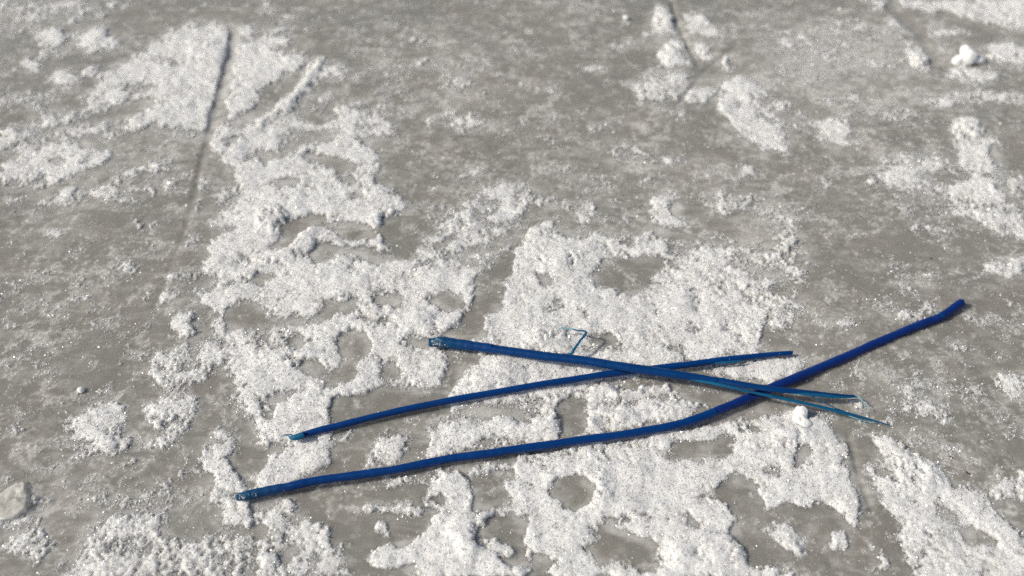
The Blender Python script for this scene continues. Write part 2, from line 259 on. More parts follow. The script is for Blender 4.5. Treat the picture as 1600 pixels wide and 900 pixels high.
GROOVE = raster([(L,1.35,5,[(365,50),(358,90),(348,130),(338,172),(328,210)],12),(L,1.0,5,[(328,210),(314,250),(303,305)],8),(L,.6,6,[(303,305),(288,360),(262,430),(240,480)],5),
 (L,2.2,4,[(1050,5),(1062,42),(1076,72),(1090,98)],6),(L,1.2,6,[(1392,10),(1440,50),(1458,95)],14),(L,1.0,5,[(1470,24),(1530,42),(1600,60)],9),(L,.8,4,[(1060,160),(1100,110),(1150,70)],5),(L,1.0,5,[(1325,680),(1340,740),(1360,795)],6)],0.0)

MOTTLE = raster([(E,.26,60,1310,110,160,80,0),(E,.10,60,1480,620,140,90,0),(E,.12,60,720,130,160,60,-20),(E,.12,60,150,420,0,0,0),(E,.16,60,150,800,190,90,0),(E,.14,50,1120,330,110,60,0),(E,.10,50,950,260,120,50,0),(E,.12,50,200,250,160,60,-15),(E,.0,40,820,60,90,70,0),(E,.0,30,180,380,110,40,0)],0.0)

SLUSH = raster([(E,.16,45,250,270,90,45,0),(E,.13,60,800,300,170,60,0),(E,.15,50,200,800,190,80,0),(E,.10,60,1340,150,200,100,0),(E,.12,50,1480,320,100,50,0),(E,.10,60,110,470,130,60,0),(E,.12,50,1430,620,120,70,0),(E,.10,60,620,150,150,70,0),(E,.10,50,80,60,120,70,0)],0.0)
def fields(X, Y):
    u, v = to_px(X, Y)
    wx = fbm(X, Y, .016, 4, 2)*.0038 + fbm(X, Y, .005, 3, 52)*.0012; wy = fbm(X, Y, .016, 4, 5)*.0038 + fbm(X, Y, .005, 3, 55)*.0012
    uu, vv = to_px(X+wx, Y+wy)
    inside = (u > -60) & (u < 1660) & (v > -60) & (v < 960)
    D = sample(PLAN_D, uu, vv)
    D = D + .03 + .10*sstep(.05, .5, D)
    wild = np.clip(.42 + .55*fbm(X, Y, .12, 4, 9), 0, 1)
    edge = np.minimum.reduce([(u+60)/60, (1660-u)/60, (v+60)/60, (960-v)/60])
    k = np.clip(edge, 0, 1)
    D = D*k + wild*(1-k)
    gr = sample(GROOVE, u, v)*k; D = D - np.clip(gr*.75, 0, 1.3)
    D = D + sample(SLUSH, uu, vv)*k*(1-D)*(1.0+1.3*fbm(X, Y, .02, 3, 61))
    lump = sample(LUMPS, uu, vv)*k; groove = sample(GROOVE, u, v)*k
    return D, lump, groove
def surfaces(X, Y):
    D, lump, groove = fields(X, Y)
    n1 = fbm(X, Y, .0085, 5, 11, .70); n2 = fbm(X, Y, .0022, 2, 13)
    big = fbm(X, Y, .15, 3, 17)
    ice = big*.0016 + fbm(X, Y, .012, 3, 19)*.0003 - groove*.001
    amt = D + n1*.40 + n2*.16
    t = sstep(.24, 1.0, amt)
    thick = t*(.0015 + .0009*fbm(X, Y, .018, 3, 23) + lump*.0008*t + .0004*n1) + .00012*t*n2
    snow = ice + thick - .0003*(1-t) - .00025
    return D, amt, ice, snow, t

# ------------------------------------------------------------------ helpers for objects
def link(o): sc.collection.objects.link(o); return o
def mesh_np(name, V, F, k, mat, smooth=True, attrs=None):
    me = bpy.data.meshes.new(name); V = np.ascontiguousarray(V, np.float32); F = np.ascontiguousarray(F, np.int32)
    me.vertices.add(len(V)); me.vertices.foreach_set('co', V.ravel())
    me.loops.add(F.size); me.loops.foreach_set('vertex_index', F.ravel())
    me.polygons.add(len(F)); me.polygons.foreach_set('loop_start', np.arange(0, F.size, k, dtype=np.int32))
    try: me.polygons.foreach_set('loop_total', np.full(len(F), k, np.int32))
    except Exception: pass
    me.polygons.foreach_set('use_smooth', np.full(len(F), smooth))
    for an, arr in (attrs or {}).items():
        a = me.attributes.new(an, 'FLOAT', 'POINT'); a.data.foreach_set('value', np.ascontiguousarray(arr, np.float32))
    me.update(calc_edges=True); me.materials.append(mat)
    return link(bpy.data.objects.new(name, me))
def tag(o, label=None, cat=None, group=None, kind=None):
    if label: o['label'] = label
    if cat: o['category'] = cat
    if group: o['group'] = group
    if kind: o['kind'] = kind
    return o
def new_mat(name):
    m = bpy.data.materials.new(name); m.use_nodes = True
    return m, m.node_tree.nodes, m.node_tree.links, m.node_tree.nodes['Principled BSDF']
def noise_node(n, l, scale, detail=4, rough=.6, dist=0, vec=None):
    t = n.new('ShaderNodeTexNoise'); t.inputs['Scale'].default_value = scale; t.inputs['Detail'].default_value = detail
    t.inputs['Roughness'].default_value = rough; t.inputs['Distortion'].default_value = dist
    if vec is not None: l.new(vec, t.inputs['Vector'])
    return t
def ramp(n, l, src, stops):
    r = n.new('ShaderNodeValToRGB'); e = r.color_ramp.elements
    while len(e) < len(stops): e.new(.5)
    for el, (p, c) in zip(e, stops): el.position = p; el.color = tuple(c)+(1,) if not isinstance(c, float) else (c, c, c, 1)
    l.new(src, r.inputs[0]); return r.outputs[0]
def mix(n, l, fac, a, b, typ='MIX'):
    m = n.new('ShaderNodeMix'); m.data_type = 'RGBA'; m.blend_type = typ
    if hasattr(fac, 'links'): l.new(fac, m.inputs[0])
    else: m.inputs[0].default_value = fac
    for s, v in ((6, a), (7, b)):
        if hasattr(v, 'links'): l.new(v, m.inputs[s])
        else: m.inputs[s].default_value = tuple(v)+(1,)
    return m.outputs[2]

# ------------------------------------------------------------------ materials
def mat_ice():
    m, n, l, b = new_mat('wet_ice')
    geo = n.new('ShaderNodeNewGeometry'); pos = geo.outputs['Position']
    mp = n.new('ShaderNodeMapping'); mp.inputs['Rotation'].default_value = (0, 0, math.radians(-32)); mp.inputs['Scale'].default_value = (1, 2.4, 1)
    l.new(pos, mp.inputs[0])
    big = noise_node(n, l, 9, 3, .5, 0, pos); st = noise_node(n, l, 34, 6, .62, 1.4, mp.outputs[0]); fi = noise_node(n, l, 200, 3, .6, .6, pos)
    base = mix(n, l, ramp(n, l, big.outputs[0], [(.35, .0), (.68, 1.0)]), (.278, .273, .248), (.315, .303, .276))
    tint = noise_node(n, l, 22, 3, .5, 0, pos)
    base = mix(n, l, ramp(n, l, tint.outputs[0], [(.52, .0), (.75, .5)]), base, (.315, .272, .245))
    at_ = n.new('ShaderNodeAttribute'); at_.attribute_name = 'frost'
    add = n.new('ShaderNodeMath'); add.operation = 'ADD'; l.new(at_.outputs['Fac'], add.inputs[0])
    sc1 = n.new('ShaderNodeMath'); sc1.operation = 'MULTIPLY_ADD'; l.new(st.outputs[0], sc1.inputs[0]); sc1.inputs[1].default_value = 1.5; sc1.inputs[2].default_value = -.78
    sc2 = n.new('ShaderNodeMath'); sc2.operation = 'MULTIPLY_ADD'; l.new(fi.outputs[0], sc2.inputs[0]); sc2.inputs[1].default_value = .22; l.new(sc1.outputs[0], sc2.inputs[2])
    l.new(sc2.outputs[0], add.inputs[1])
    fr = ramp(n, l, add.outputs[0], [(.12, .0), (.5, .32), (1.0, .9)])
    col = mix(n, l, fr, base, (.70, .685, .65))
    l.new(col, b.inputs['Base Color'])
    b.inputs['Roughness'].default_value = .3; b.inputs['IOR'].default_value = 1.36
    b.inputs['Subsurface Weight'].default_value = 1.0; b.inputs['Subsurface Radius'].default_value = (1, .97, .92); b.inputs['Subsurface Scale'].default_value = .018
    bp = n.new('ShaderNodeBump'); bp.inputs['Strength'].default_value = .4; bp.inputs['Distance'].default_value = .0006
    l.new(st.outputs[0], bp.inputs['Height'])
    bp2 = n.new('ShaderNodeBump'); bp2.inputs['Strength'].default_value = .35; bp2.inputs['Distance'].default_value = .0003
    l.new(fi.outputs[0], bp2.inputs['Height']); l.new(bp.outputs[0], bp2.inputs['Normal']); l.new(bp2.outputs[0], b.inputs['Normal'])
    return m
def mat_snow():
    m, n, l, b = new_mat('granular_snow')
    geo = n.new('ShaderNodeNewGeometry')
    a = noise_node(n, l, 60, 4, .6, 0, geo.outputs['Position'])
    cv = n.new('ShaderNodeAttribute'); cv.attribute_name = 'cover'
    wet = noise_node(n, l, 38, 5, .62, .6, geo.outputs['Position'])
    fac = n.new('ShaderNodeMath'); fac.operation = 'MULTIPLY_ADD'; l.new(wet.outputs[0], fac.inputs[0]); fac.inputs[1].default_value = 1.3
    sub = n.new('ShaderNodeMath'); sub.operation = 'ADD'; l.new(cv.outputs['Fac'], sub.inputs[0]); sub.inputs[1].default_value = -.68; l.new(sub.outputs[0], fac.inputs[2])
    l.new(mix(n, l, ramp(n, l, fac.outputs[0], [(.02, .0), (.40, .45), (.90, 1.0)]), (.40, .39, .36), ramp(n, l, a.outputs[0], [(.3, (.90, .89, .87)), (.7, (.965, .96, .95))])), b.inputs['Base Color'])
    b.inputs['Roughness'].default_value = .5; b.inputs['IOR'].default_value = 1.31
    b.inputs['Subsurface Weight'].default_value = 1; b.inputs['Subsurface Radius'].default_value = (1, .98, .95); b.inputs['Subsurface Scale'].default_value = .005
    f = noise_node(n, l, 900, 3, .7, 0, geo.outputs['Position'])
    bp = n.new('ShaderNodeBump'); bp.inputs['Strength'].default_value = .35; bp.inputs['Distance'].default_value = .0005
    l.new(f.outputs[0], bp.inputs['Height']); l.new(bp.outputs[0], b.inputs['Normal'])
    return m
def mat_grain():
    m, n, l, b = new_mat('ice_grain')
    b.inputs['Base Color'].default_value = (.95, .945, .935, 1)
    b.inputs['Roughness'].default_value = .34; b.inputs['IOR'].default_value = 1.8; b.inputs['Specular IOR Level'].default_value = .9
    b.inputs['Subsurface Weight'].default_value = 1; b.inputs['Subsurface Radius'].default_value = (1, .98, .95); b.inputs['Subsurface Scale'].default_value = .0012
    tr = n.new('ShaderNodeBsdfTransparent'); mx = n.new('ShaderNodeMixShader'); mx.inputs[0].default_value = .75
    l.new(tr.outputs[0], mx.inputs[1]); l.new(b.outputs[0], mx.inputs[2]); l.new(mx.outputs[0], n['Material Output'].inputs[0])
    return m
def mat_clump():
    m, n, l, b = new_mat('packed_snow')
    geo = n.new('ShaderNodeNewGeometry')
    b.inputs['Base Color'].default_value = (.93, .92, .90, 1); b.inputs['Roughness'].default_value = .7
    b.inputs['Subsurface Weight'].default_value = .8; b.inputs['Subsurface Radius'].default_value = (1, .97, .93); b.inputs['Subsurface Scale'].default_value = .003
    f = noise_node(n, l, 500, 4, .7, 0, geo.outputs['Position'])
    bp = n.new('ShaderNodeBump'); bp.inputs['Strength'].default_value = .4; bp.inputs['Distance'].default_value = .0005
    l.new(f.outputs[0], bp.inputs['Height']); l.new(bp.outputs[0], b.inputs['Normal'])
    return m
def mat_chunk():
    m, n, l, b = new_mat('clear_ice')
    geo = n.new('ShaderNodeNewGeometry'); a = noise_node(n, l, 120, 5, .65, 1, geo.outputs['Position'])
    l.new(ramp(n, l, a.outputs[0], [(.3, (.48, .47, .43)), (.7, (.90, .89, .86))]), b.inputs['Base Color'])
    b.inputs['Roughness'].default_value = .3; b.inputs['IOR'].default_value = 1.31; b.inputs['Subsurface Weight'].default_value = .7; b.inputs['Subsurface Radius'].default_value = (1, 1, .95); b.inputs['Subsurface Scale'].default_value = .0025
    bp = n.new('ShaderNodeBump'); bp.inputs['Strength'].default_value = .5; bp.inputs['Distance'].default_value = .001
    l.new(a.outputs[0], bp.inputs['Height']); l.new(bp.outputs[0], b.inputs['Normal'])
    tr = n.new('ShaderNodeBsdfTransparent'); mx = n.new('ShaderNodeMixShader'); mx.inputs[0].default_value = .68
    l.new(tr.outputs[0], mx.inputs[1]); l.new(b.outputs[0], mx.inputs[2]); l.new(mx.outputs[0], n['Material Output'].inputs[0])
    return m
def mat_cord(name, c1, c2, rough=.4, frost=0.0):
    m, n, l, b = new_mat(name)
    tc = n.new('ShaderNodeUVMap')
    mp = n.new('ShaderNodeMapping'); mp.inputs['Scale'].default_value = (.35, 9, 1); l.new(tc.outputs[0], mp.inputs[0])
    a = noise_node(n, l, 3.0, 5, .65, .2, mp.outputs[0]); geo = n.new('ShaderNodeNewGeometry'); g = noise_node(n, l, 70, 3, .6, 0, geo.outputs['Position'])
    f = n.new('ShaderNodeMath'); f.operation = 'MULTIPLY_ADD'; l.new(a.outputs[0], f.inputs[0]); f.inputs[1].default_value = .7
    f2 = n.new('ShaderNodeMath'); f2.operation = 'MULTIPLY'; l.new(g.outputs[0], f2.inputs[0]); f2.inputs[1].default_value = .5; l.new(f2.outputs[0], f.inputs[2])
    col = ramp(n, l, f.outputs[0], [(.42, c1), (.8, c2)])
    if frost > 0:
        w = noise_node(n, l, 700, 3, .7, .5, geo.outputs['Position'])
        col = mix(n, l, ramp(n, l, w.outputs[0], [(.62-.1*frost, .0), (.70-.1*frost, .8)]), col, (.35, .52, .6))
    l.new(col, b.inputs['Base Color']); b.inputs['Roughness'].default_value = rough; b.inputs['IOR'].default_value = 1.45; b.inputs['Specular IOR Level'].default_value = .25
    bp = n.new('ShaderNodeBump'); bp.inputs['Strength'].default_value = .5; bp.inputs['Distance'].default_value = .0005
    l.new(a.outputs[0], bp.inputs['Height']); l.new(bp.outputs[0], b.inputs['Normal'])
    return m
def mat_worn():
    m, n, l, b = new_mat('worn_blue_plastic')
    tc = n.new('ShaderNodeUVMap'); sx = n.new('ShaderNodeSeparateXYZ'); l.new(tc.outputs[0], sx.inputs[0])
    mp = n.new('ShaderNodeMapping'); mp.inputs['Scale'].default_value = (.8, 9, 1); l.new(tc.outputs[0], mp.inputs[0])
    a = noise_node(n, l, 3.0, 5, .65, .2, mp.outputs[0]); geo = n.new('ShaderNodeNewGeometry')
    near = n.new('ShaderNodeMapRange'); near.inputs['From Min'].default_value = 0; near.inputs['From Max'].default_value = 2.6; l.new(sx.outputs[0], near.inputs['Value'])
    col = mix(n, l, near.outputs[0], mix(n, l, a.outputs[0], (.002, .022, .075), (.006, .10, .20)), (.0010, .044, .180))
    w = noise_node(n, l, 420, 3, .7, .5, geo.outputs['Position'])
    sub = n.new('ShaderNodeMath'); sub.operation = 'MULTIPLY_ADD'; l.new(near.outputs[0], sub.inputs[0]); sub.inputs[1].default_value = -.5; l.new(w.outputs[0], sub.inputs[2])
    col = mix(n, l, ramp(n, l, sub.outputs[0], [(.49, .0), (.60, .6)]), col, (.30, .48, .56))
    l.new(col, b.inputs['Base Color']); b.inputs['Roughness'].default_value = .55; b.inputs['Specular IOR Level'].default_value = .25
    bp = n.new('ShaderNodeBump'); bp.inputs['Strength'].default_value = .6; bp.inputs['Distance'].default_value = .0005
    l.new(w.outputs[0], bp.inputs['Height']); l.new(bp.outputs[0], b.inputs['Normal'])
    return m
M_ICE, M_SNOW, M_GRAIN, M_CLUMP, M_CHUNK = mat_ice(), mat_snow(), mat_grain(), mat_clump(), mat_chunk()
M_BLUE = mat_cord('blue_plastic', (.0005, .034, .165), (.001, .050, .225))
M_NAVY = mat_cord('navy_plastic', (.003, .022, .150), (.006, .036, .215))
M_MID = mat_cord('mid_blue_plastic', (.0005, .032, .140), (.0012, .050, .195))
M_TEAL = mat_cord('teal_fibre', (.002, .062, .165), (.010, .150, .290), .45)
M_WORN = mat_worn()
M_PALE = mat_cord('pale_fibre', (.18, .40, .50), (.30, .55, .62), .4)
dm, dn, dl, db = new_mat('dark_debris'); db.inputs['Base Color'].default_value = (.035, .022, .018, 1); db.inputs['Roughness'].default_value = .8

# ------------------------------------------------------------------ the ice and the snow on it
def axis(lo, hi, step_fn, far):
    a = [lo]
    while a[-1] < hi: a.append(a[-1] + step_fn(a[-1]))
    out = list(a); s = .004
    while out[-1] < far: out.append(out[-1]+s); s *= 1.35
    s = .004; left = []; x = lo
    while x > -far: x -= s; left.append(x); s *= 1.35
    return np.array(left[::-1]+out)
xs = axis(-.53, .53, lambda v: .00062, 40)
ys = axis(.215, .90, lambda v: .00050 + (v-.215)*.0011, 40)
GX, GY = np.meshgrid(xs, ys); NX, NY = len(xs), len(ys)
Xf, Yf = GX.ravel(), GY.ravel()
D, amt, ice, snow, tt = surfaces(Xf, Yf)
far_w = np.clip((np.hypot(Xf, Yf-.5)-1.2)/1.5, 0, 1)
ice = ice*(1-far_w)
idx = np.arange(NX*NY, dtype=np.int32).reshape(NY, NX)
Q = np.stack([idx[:-1, :-1], idx[:-1, 1:], idx[1:, 1:], idx[1:, :-1]], -1).reshape(-1, 4)
halo = sample(PLAN_B, *to_px(Xf, Yf))
frost = np.clip(np.maximum(sstep(.02, .80, amt + .20*fbm(Xf, Yf, .02, 4, 41))*1.05, .80*sstep(.08, .72, halo + .25*fbm(Xf, Yf, .014, 5, 43, .65))) + .02 + 1.25*sample(MOTTLE, *to_px(Xf, Yf)), 0, 1)
ground = mesh_np('ice_ground', np.stack([Xf, Yf, ice], 1), Q, 4, M_ICE, True, {'frost': frost})
tag(ground, 'smooth grey wet ice showing in bare patches between the snow', kind='structure')
above = (snow > ice - .00005)
keepf = above[Q].any(1)
Qs = Q[keepf]
used = np.unique(Qs); remap = np.full(NX*NY, -1, np.int32); remap[used] = np.arange(len(used), dtype=np.int32)
sn = mesh_np('snow_cover', np.stack([Xf, Yf, snow], 1)[used], remap[Qs], 4, M_SNOW, True, {'cover': tt[used]})
tag(sn, 'thin patchy layer of white granular snow over the grey ice', kind='stuff')
print('grid', NX, NY, 'snow verts', len(used))

# loose crystals, too many to count
def grains(n_try, glint=False):
    v = rng.random(n_try); Y = .215 + (.93-.215)*v**.85; X = (rng.random(n_try)*2-1)*(.30+ (Y-.215)*.42)
    D, amt, ice, snow, t = surfaces(X, Y)
    clus = fbm(X, Y, .006, 3, 31)
    p = np.clip(sstep(.22, .60, amt)*(.85-.40*sstep(.6, 1.0, amt)) + .005 + .13*sstep(.1, .6, D+clus*.35), 0, 1)
    if glint: p = np.clip(.05 + .75*sstep(.12, .5, amt) - .25*sstep(.7, 1.0, amt) + .25*sstep(.15, .5, D+clus*.3), 0, 1)
    keep = rng.random(n_try) < p
    X, Y, ice, snow, t, D = (a[keep] for a in (X, Y, ice, snow, t, D))
    n = len(X); dist = np.sqrt(X**2+Y**2+CAM_H**2)
    r = (.00028 + .00030*rng.random(n)**2)*(1 + .0*dist)
    big = rng.random(n) < .06; r = np.where(big, r*1.7, r)
    if glint: r = .00034 + .00030*rng.random(n)**2
    z = np.maximum(ice, snow) + r*((.35 if glint else 0)-.5 + .9*rng.random(n))
    # jittered octahedra, stretched and turned at random
    base = np.array([[1,0,0],[-1,0,0],[0,1,0],[0,-1,0],[0,0,1],[0,0,-1]], np.float32)
    V = base[None]*(1+.45*(rng.random((n, 6, 1))-.5)) + (rng.random((n, 6, 3))-.5)*.5
    V = V*(.7+.6*rng.random((n, 1, 3)))
    q = rng.normal(size=(n, 4)); q /= np.linalg.norm(q, axis=1, keepdims=True); w, x, y, zq = q.T
    R = np.stack([1-2*(y*y+zq*zq), 2*(x*y-zq*w), 2*(x*zq+y*w), 2*(x*y+zq*w), 1-2*(x*x+zq*zq), 2*(y*zq-x*w), 2*(x*zq-y*w), 2*(y*zq+x*w), 1-2*(x*x+y*y)], 1).reshape(n, 3, 3)
    V = np.einsum('nij,nkj->nki', R, V)*r[:, None, None] + np.stack([X, Y, z], 1)[:, None, :]
    f = np.array([[0,2,4],[2,1,4],[1,3,4],[3,0,4],[2,0,5],[1,2,5],[3,1,5],[0,3,5]], np.int32)
    F = (f[None] + (np.arange(n, dtype=np.int32)*6)[:, None, None]).reshape(-1, 3)
    print('grains', n)
    return V.reshape(-1, 3), F
V, F = grains(1200000)
g = mesh_np('snow_grains', V, F, 3, M_GRAIN, False)
tag(g, 'loose glinting snow crystals scattered over the ice and snow', kind='stuff')
del V, F
M_GLINT = M_GRAIN.copy(); M_GLINT.name = 'glinting_crystal'
gb = M_GLINT.node_tree.nodes['Principled BSDF']; gb.inputs['Roughness'].default_value = .42; gb.inputs['Specular IOR Level'].default_value = 1.0
V, F = grains(45000, True)
g2 = mesh_np('ice_crystals', V, F, 3, M_GLINT, False)
tag(g2, 'larger wet ice crystals sparkling in the sun all over the surface', kind='stuff')
del V, F

def top_z(x, y):
    D, amt, ice, snow, t = surfaces(np.array([x]), np.array([y])); return float(max(ice[0], snow[0]))

# ------------------------------------------------------------------ cords
def spline(pts, n):
    P_ = [pts[0]] + list(pts) + [pts[-1]]; out = []
    segs = len(pts)-1
    for i in range(n):
        t = i/(n-1)*segs; k = min(int(t), segs-1); f = t-k
        p0, p1, p2, p3 = (np.array(P_[k+j], float) for j in range(4))
        out.append(.5*((2*p1)+(-p0+p2)*f+(2*p0-5*p1+4*p2-p3)*f*f+(-p0+3*p1-3*p2+p3)*f**3))
    return out
def tube(name, pts, mat, parent=None, n=160, sides=14, flat=1.0, wob=.03, seed=1, rag=0.0, twist=0.0, ridges=0):
    """pts: (u, v, width_px, height_m above the ice datum) -> swept body with a shaped, closed end"""
    P3 = []
    for (u, v, w, z) in spline(pts, n):
        p = at(u, v, z); P3.append((p, w*.5*m_per_px(p)))
    r_ = np.random.default_rng(seed); V = []; UV = []; s = 0
    ph = r_.random(6)*6.28
    for i, (p, r) in enumerate(P3):
        a = P3[max(i-1, 0)][0]; b = P3[min(i+1, n-1)][0]; T = (b-a).normalized()
        S = T.cross(Vector((0, 0, 1))).normalized(); U = S.cross(T).normalized()
        if i: s += (p-P3[i-1][0]).length
        rr = r*(1 + wob*math.sin(s*190+ph[0]) + wob*.7*math.sin(s*430+ph[1]) + wob*.6*math.sin(s*1100+ph[2]))
        sh = S*(r*wob*1.5*math.sin(s*150+ph[3])) + U*(r*wob*math.sin(s*120+ph[4]))
        for k in range(sides):
            th = 2*math.pi*k/sides + twist*s
            q = rr*(1 + ((.13*math.exp(-s*90)+.03)*math.cos(ridges*(th)+s*60) if ridges else 0) + wob*.5*(r_.random()-.5))
            e = 0
            if rag and (i == 0 or i == n-1): e = (r_.random()-.5)*rag*r*2
            V.append(p + sh + S*(math.cos(th)*q) + U*(math.sin(th)*q*flat) + T*e); UV.append((s*100, k/sides))
    F = []
    for i in range(n-1):
        for k in range(sides):
            F.append((i*sides+k, i*sides+(k+1) % sides, (i+1)*sides+(k+1) % sides, (i+1)*sides+k))
    for end, i in ((0, 0), (1, n-1)):
        c = sum((V[i*sides+k] for k in range(sides)), Vector())/sides
        a = P3[min(i+1, n-1) if end == 0 else i-1][0]; out = (P3[i][0]-a).normalized()
        # rounded shoulder then a sunken middle
        ring = []
        for k in range(sides):
            V.append(c + (V[i*sides+k]-c)*.72 + out*(P3[i][1]*.16)); UV.append((0, k/sides)); ring.append(len(V)-1)
        V.append(c - out*P3[i][1]*(.25 if rag else -.12)); UV.append((0, 0)); m = len(V)-1
        for k in range(sides):
            a0, a1 = i*sides+k, i*sides+(k+1) % sides; b0, b1 = ring[k], ring[(k+1) % sides]
            F.append((a1, a0, b0, b1) if end == 0 else (a0, a1, b1, b0))
            F.append((b1, b0, m) if end == 0 else (b0, b1, m))
    me = bpy.data.meshes.new(name); me.from_pydata([tuple(v) for v in V], [], F)
    uv = me.uv_layers.new(name='UVMap')
    for lp in me.loops: uv.data[lp.index].uv = UV[lp.vertex_index]
    for pl in me.polygons: pl.use_smooth = True
    me.materials.append(mat); me.update()
    o = link(bpy.data.objects.new(name, me))
    if parent: o.parent = parent; o.matrix_parent_inverse = parent.matrix_world.inverted()
    return o
def root(name, u, v, label, cat, group=None):
    o = link(bpy.data.objects.new(name, None)); o.empty_display_size = .01; o.location = at(u, v, .002)
    bpy.context.view_layer.update()
    return tag(o, label, cat, group)
def fuzz(parent, u0, v0, z0, dirs, mat, name='loose_fibre', w=1.6, seed=3):
    r_ = random.Random(seed)
    for (du, dv, ln) in dirs:
        pts = [(u0+r_.uniform(-2, 2), v0+r_.uniform(-4, 4), w, z0)]
        for k in range(1, 4):
            pts.append((u0+du*ln*k/3+r_.uniform(-1.5, 1.5), v0+dv*ln*k/3+r_.uniform(-1.5, 1.5), w*(1-.22*k), z0+r_.uniform(-.0004, .0006)))
        tube(name, pts, mat, parent, n=14, sides=6, flat=.6, wob=.05, seed=r_.randrange(999))
def lower(pts, dz=.0024, k=1.0): return [(u, v, w*k, z-dz) for u, v, w, z in pts]
GR = 'cut blue cords lying on the snow'

# long cord, bent, nearest the camera
ra = root('blue_cord', 900, 688, 'long thick blue cord nearest the bottom, its right end bent upward', 'cord', GR)
A = [(462,758,15.5,.006),(500,750,15.5,.006),(560,742,15.5,.006),(610,735,15,.006),(650,727,15,.006),(690,719,15,.006),(720,714,15,.006),(760,709,15,.006),(800,703,15,.006),(870,693,15,.006),(950,682,14.5,.006),(1000,674.5,14.5,.006),(1045,666.5,15,.006),(1082,656.5,15.6,.006),(1118,643.5,15.8,.006)]
A2 = [(1096,652,15,.0062),(1125,640.5,17.6,.0063),(1160,625.5,18.3,.0063),(1200,608.5,19,.0060),(1250,588,19,.0055),(1300,567,18,.0052),(1350,545,17.5,.0052),(1400,523,17.5,.0055),(1440,507,17,.0058),(1458,499,16,.006)]
A3 = [(1450,503,14.5,.006),(1468,495.5,15.5,.0062),(1486,485,16.6,.0065),(1503,473,17,.007)]
tube('cord_body', lower([(386,774,14,.0053),(400,771,15.5,.0054),(430,765,15.5,.0056)]+A, k=.87), M_BLUE, ra, n=220, seed=2, wob=.028)
tag(tube('cord_body', lower(A2, .0029, .78), M_NAVY, ra, n=160, seed=3, wob=.03), 'darker navy length of the cord beyond the bend')
tag(tube('cord_end', lower(A3, .0029, .82), M_NAVY, ra, n=50, seed=4, wob=.05, rag=.2), 'navy cut tip past a scraped notch')
tag(tube('scrape_mark', [(1460,497,7,.0048),(1471,491.5,10,.0052),(1483,485,6,.0048)], M_TEAL, ra, n=24, seed=6, flat=.35), 'pale scraped spot near the tip')
tag(tube('worn_end', lower([(375,776,15,.0053),(381,775,17,.0053),(400,771,16.3,.0054),(430,765,15.6,.0057),(462,758,14.2,.006)], k=.90), M_WORN, ra, n=60, sides=20, seed=5, wob=.05, rag=.7), 'dull teal worn left end')
# middle cord
rb = root('blue_cord', 850, 600, 'straight thin blue cord in the middle with a split teal left tip', 'cord', GR)
B = [(458,683,7,.0045),(474,679,11,.0048),(500,672,13,.005),(530,665,13,.005),(580,652,12.5,.0052),(660,634,12.5,.0055),(740,619,12.5,.0056),(820,605,12.5,.0058),(900,592,12.5,.0058),(960,583,12.5,.0055),(1020,576,12.5,.0052),(1080,569,12.5,.005),(1140,561,11.5,.005),(1200,554.5,9.5,.0048),(1232,552,9,.0048),(1237,552,8,.0048)]
tube('cord_body', lower(B, .0016, .86), M_BLUE, rb, n=260, seed=12, wob=.022, rag=.3)
tag(tube('frayed_end', [(452,684,3,.0045),(458,683.5,8,.0046),(466,682.5,9.5,.0048),(476,680,8,.0050)], M_TEAL, rb, n=24, seed=13, wob=.12, rag=.9), 'teal crushed left tip')
fuzz(rb, 462, 681, .005, [(-1,.02,24),(-1,-.12,20),(-.9,.25,10)], M_TEAL, 'loose_fibre', 3.0, 5)
tag(tube('scrape_mark', [(1118,567,3,.0048),(1138,566,5,.0048),(1160,563,3,.0048)], M_TEAL, rb, n=24, seed=16, flat=.5), 'teal scuff along the underside')
# upper cord that crosses over the others and splits into strands
rc = root('blue_cord', 1000, 577, 'blue cord crossing over the other two, splitting into thin teal strands', 'cord', GR)
C = [(770,545,17.2,.0081),(800,549.5,17.8,.0084),(850,556,18,.0090),(900,562,18,.0096),(950,569,18,.0102),(1000,577,18,.0105),(1050,584,17.5,.0104),(1090,590,15,.0103),(1120,595,14,.0104)]
tube('cord_body', lower([(690,535,14,.0072),(705,536.3,17,.0073),(735,540,17.4,.0077)]+C, .0018, .84), M_MID, rc, n=200, seed=22, wob=.02, flat=.8)
tag(tube('strand', lower([(1100,590.5,10,.0096),(1130,595,11.5,.0102),(1165,602,12,.0110),(1200,607,12,.0114),(1230,610,11,.0112),(1270,614,9,.0095),(1310,618,7,.0075),(1336,619,5,.006)], .0009), M_MID, rc, n=90, sides=10, seed=23, flat=.45, wob=.03), 'flat upper strand')
tag(tube('strand', lower([(1060,587,7,.0092),(1090,594,7,.0095),(1130,602,6.5,.0105),(1180,614,6,.0115),(1230,624,6.5,.0105),(1270,633,6.5,.0085),(1310,643,7,.0065),(1340,650,5.5,.0055),(1365,657,3.5,.0045),(1390,664,1.5,.004)], .0009), M_TEAL, rc, n=110, sides=8, seed=24, flat=.5, wob=.05), 'thin lower teal strand')
tag(tube('strand', lower([(1222,612.5,1.5,.0115),(1245,614.5,5,.0108),(1275,617,7,.0096),(1310,620,6,.0077),(1338,620,3.6,.0062)], .0009), M_TEAL, rc, n=50, sides=8, seed=26, flat=.4, wob=.05), 'teal strip along the upper strand')
tube('loose_fibre', lower([(1255,613,2,.009),(1275,622,1.6,.0088),(1298,635,1.4,.0075),(1318,642,1.6,.006)], .0009), M_TEAL, rc, n=30, sides=6, seed=25)
tube('loose_fibre', lower([(1300,638,2,.0062),(1330,651,2,.005),(1352,658,1.5,.004),(1372,660,1,.0035)], .0009), M_PALE, rc, n=24, sides=6, seed=28)
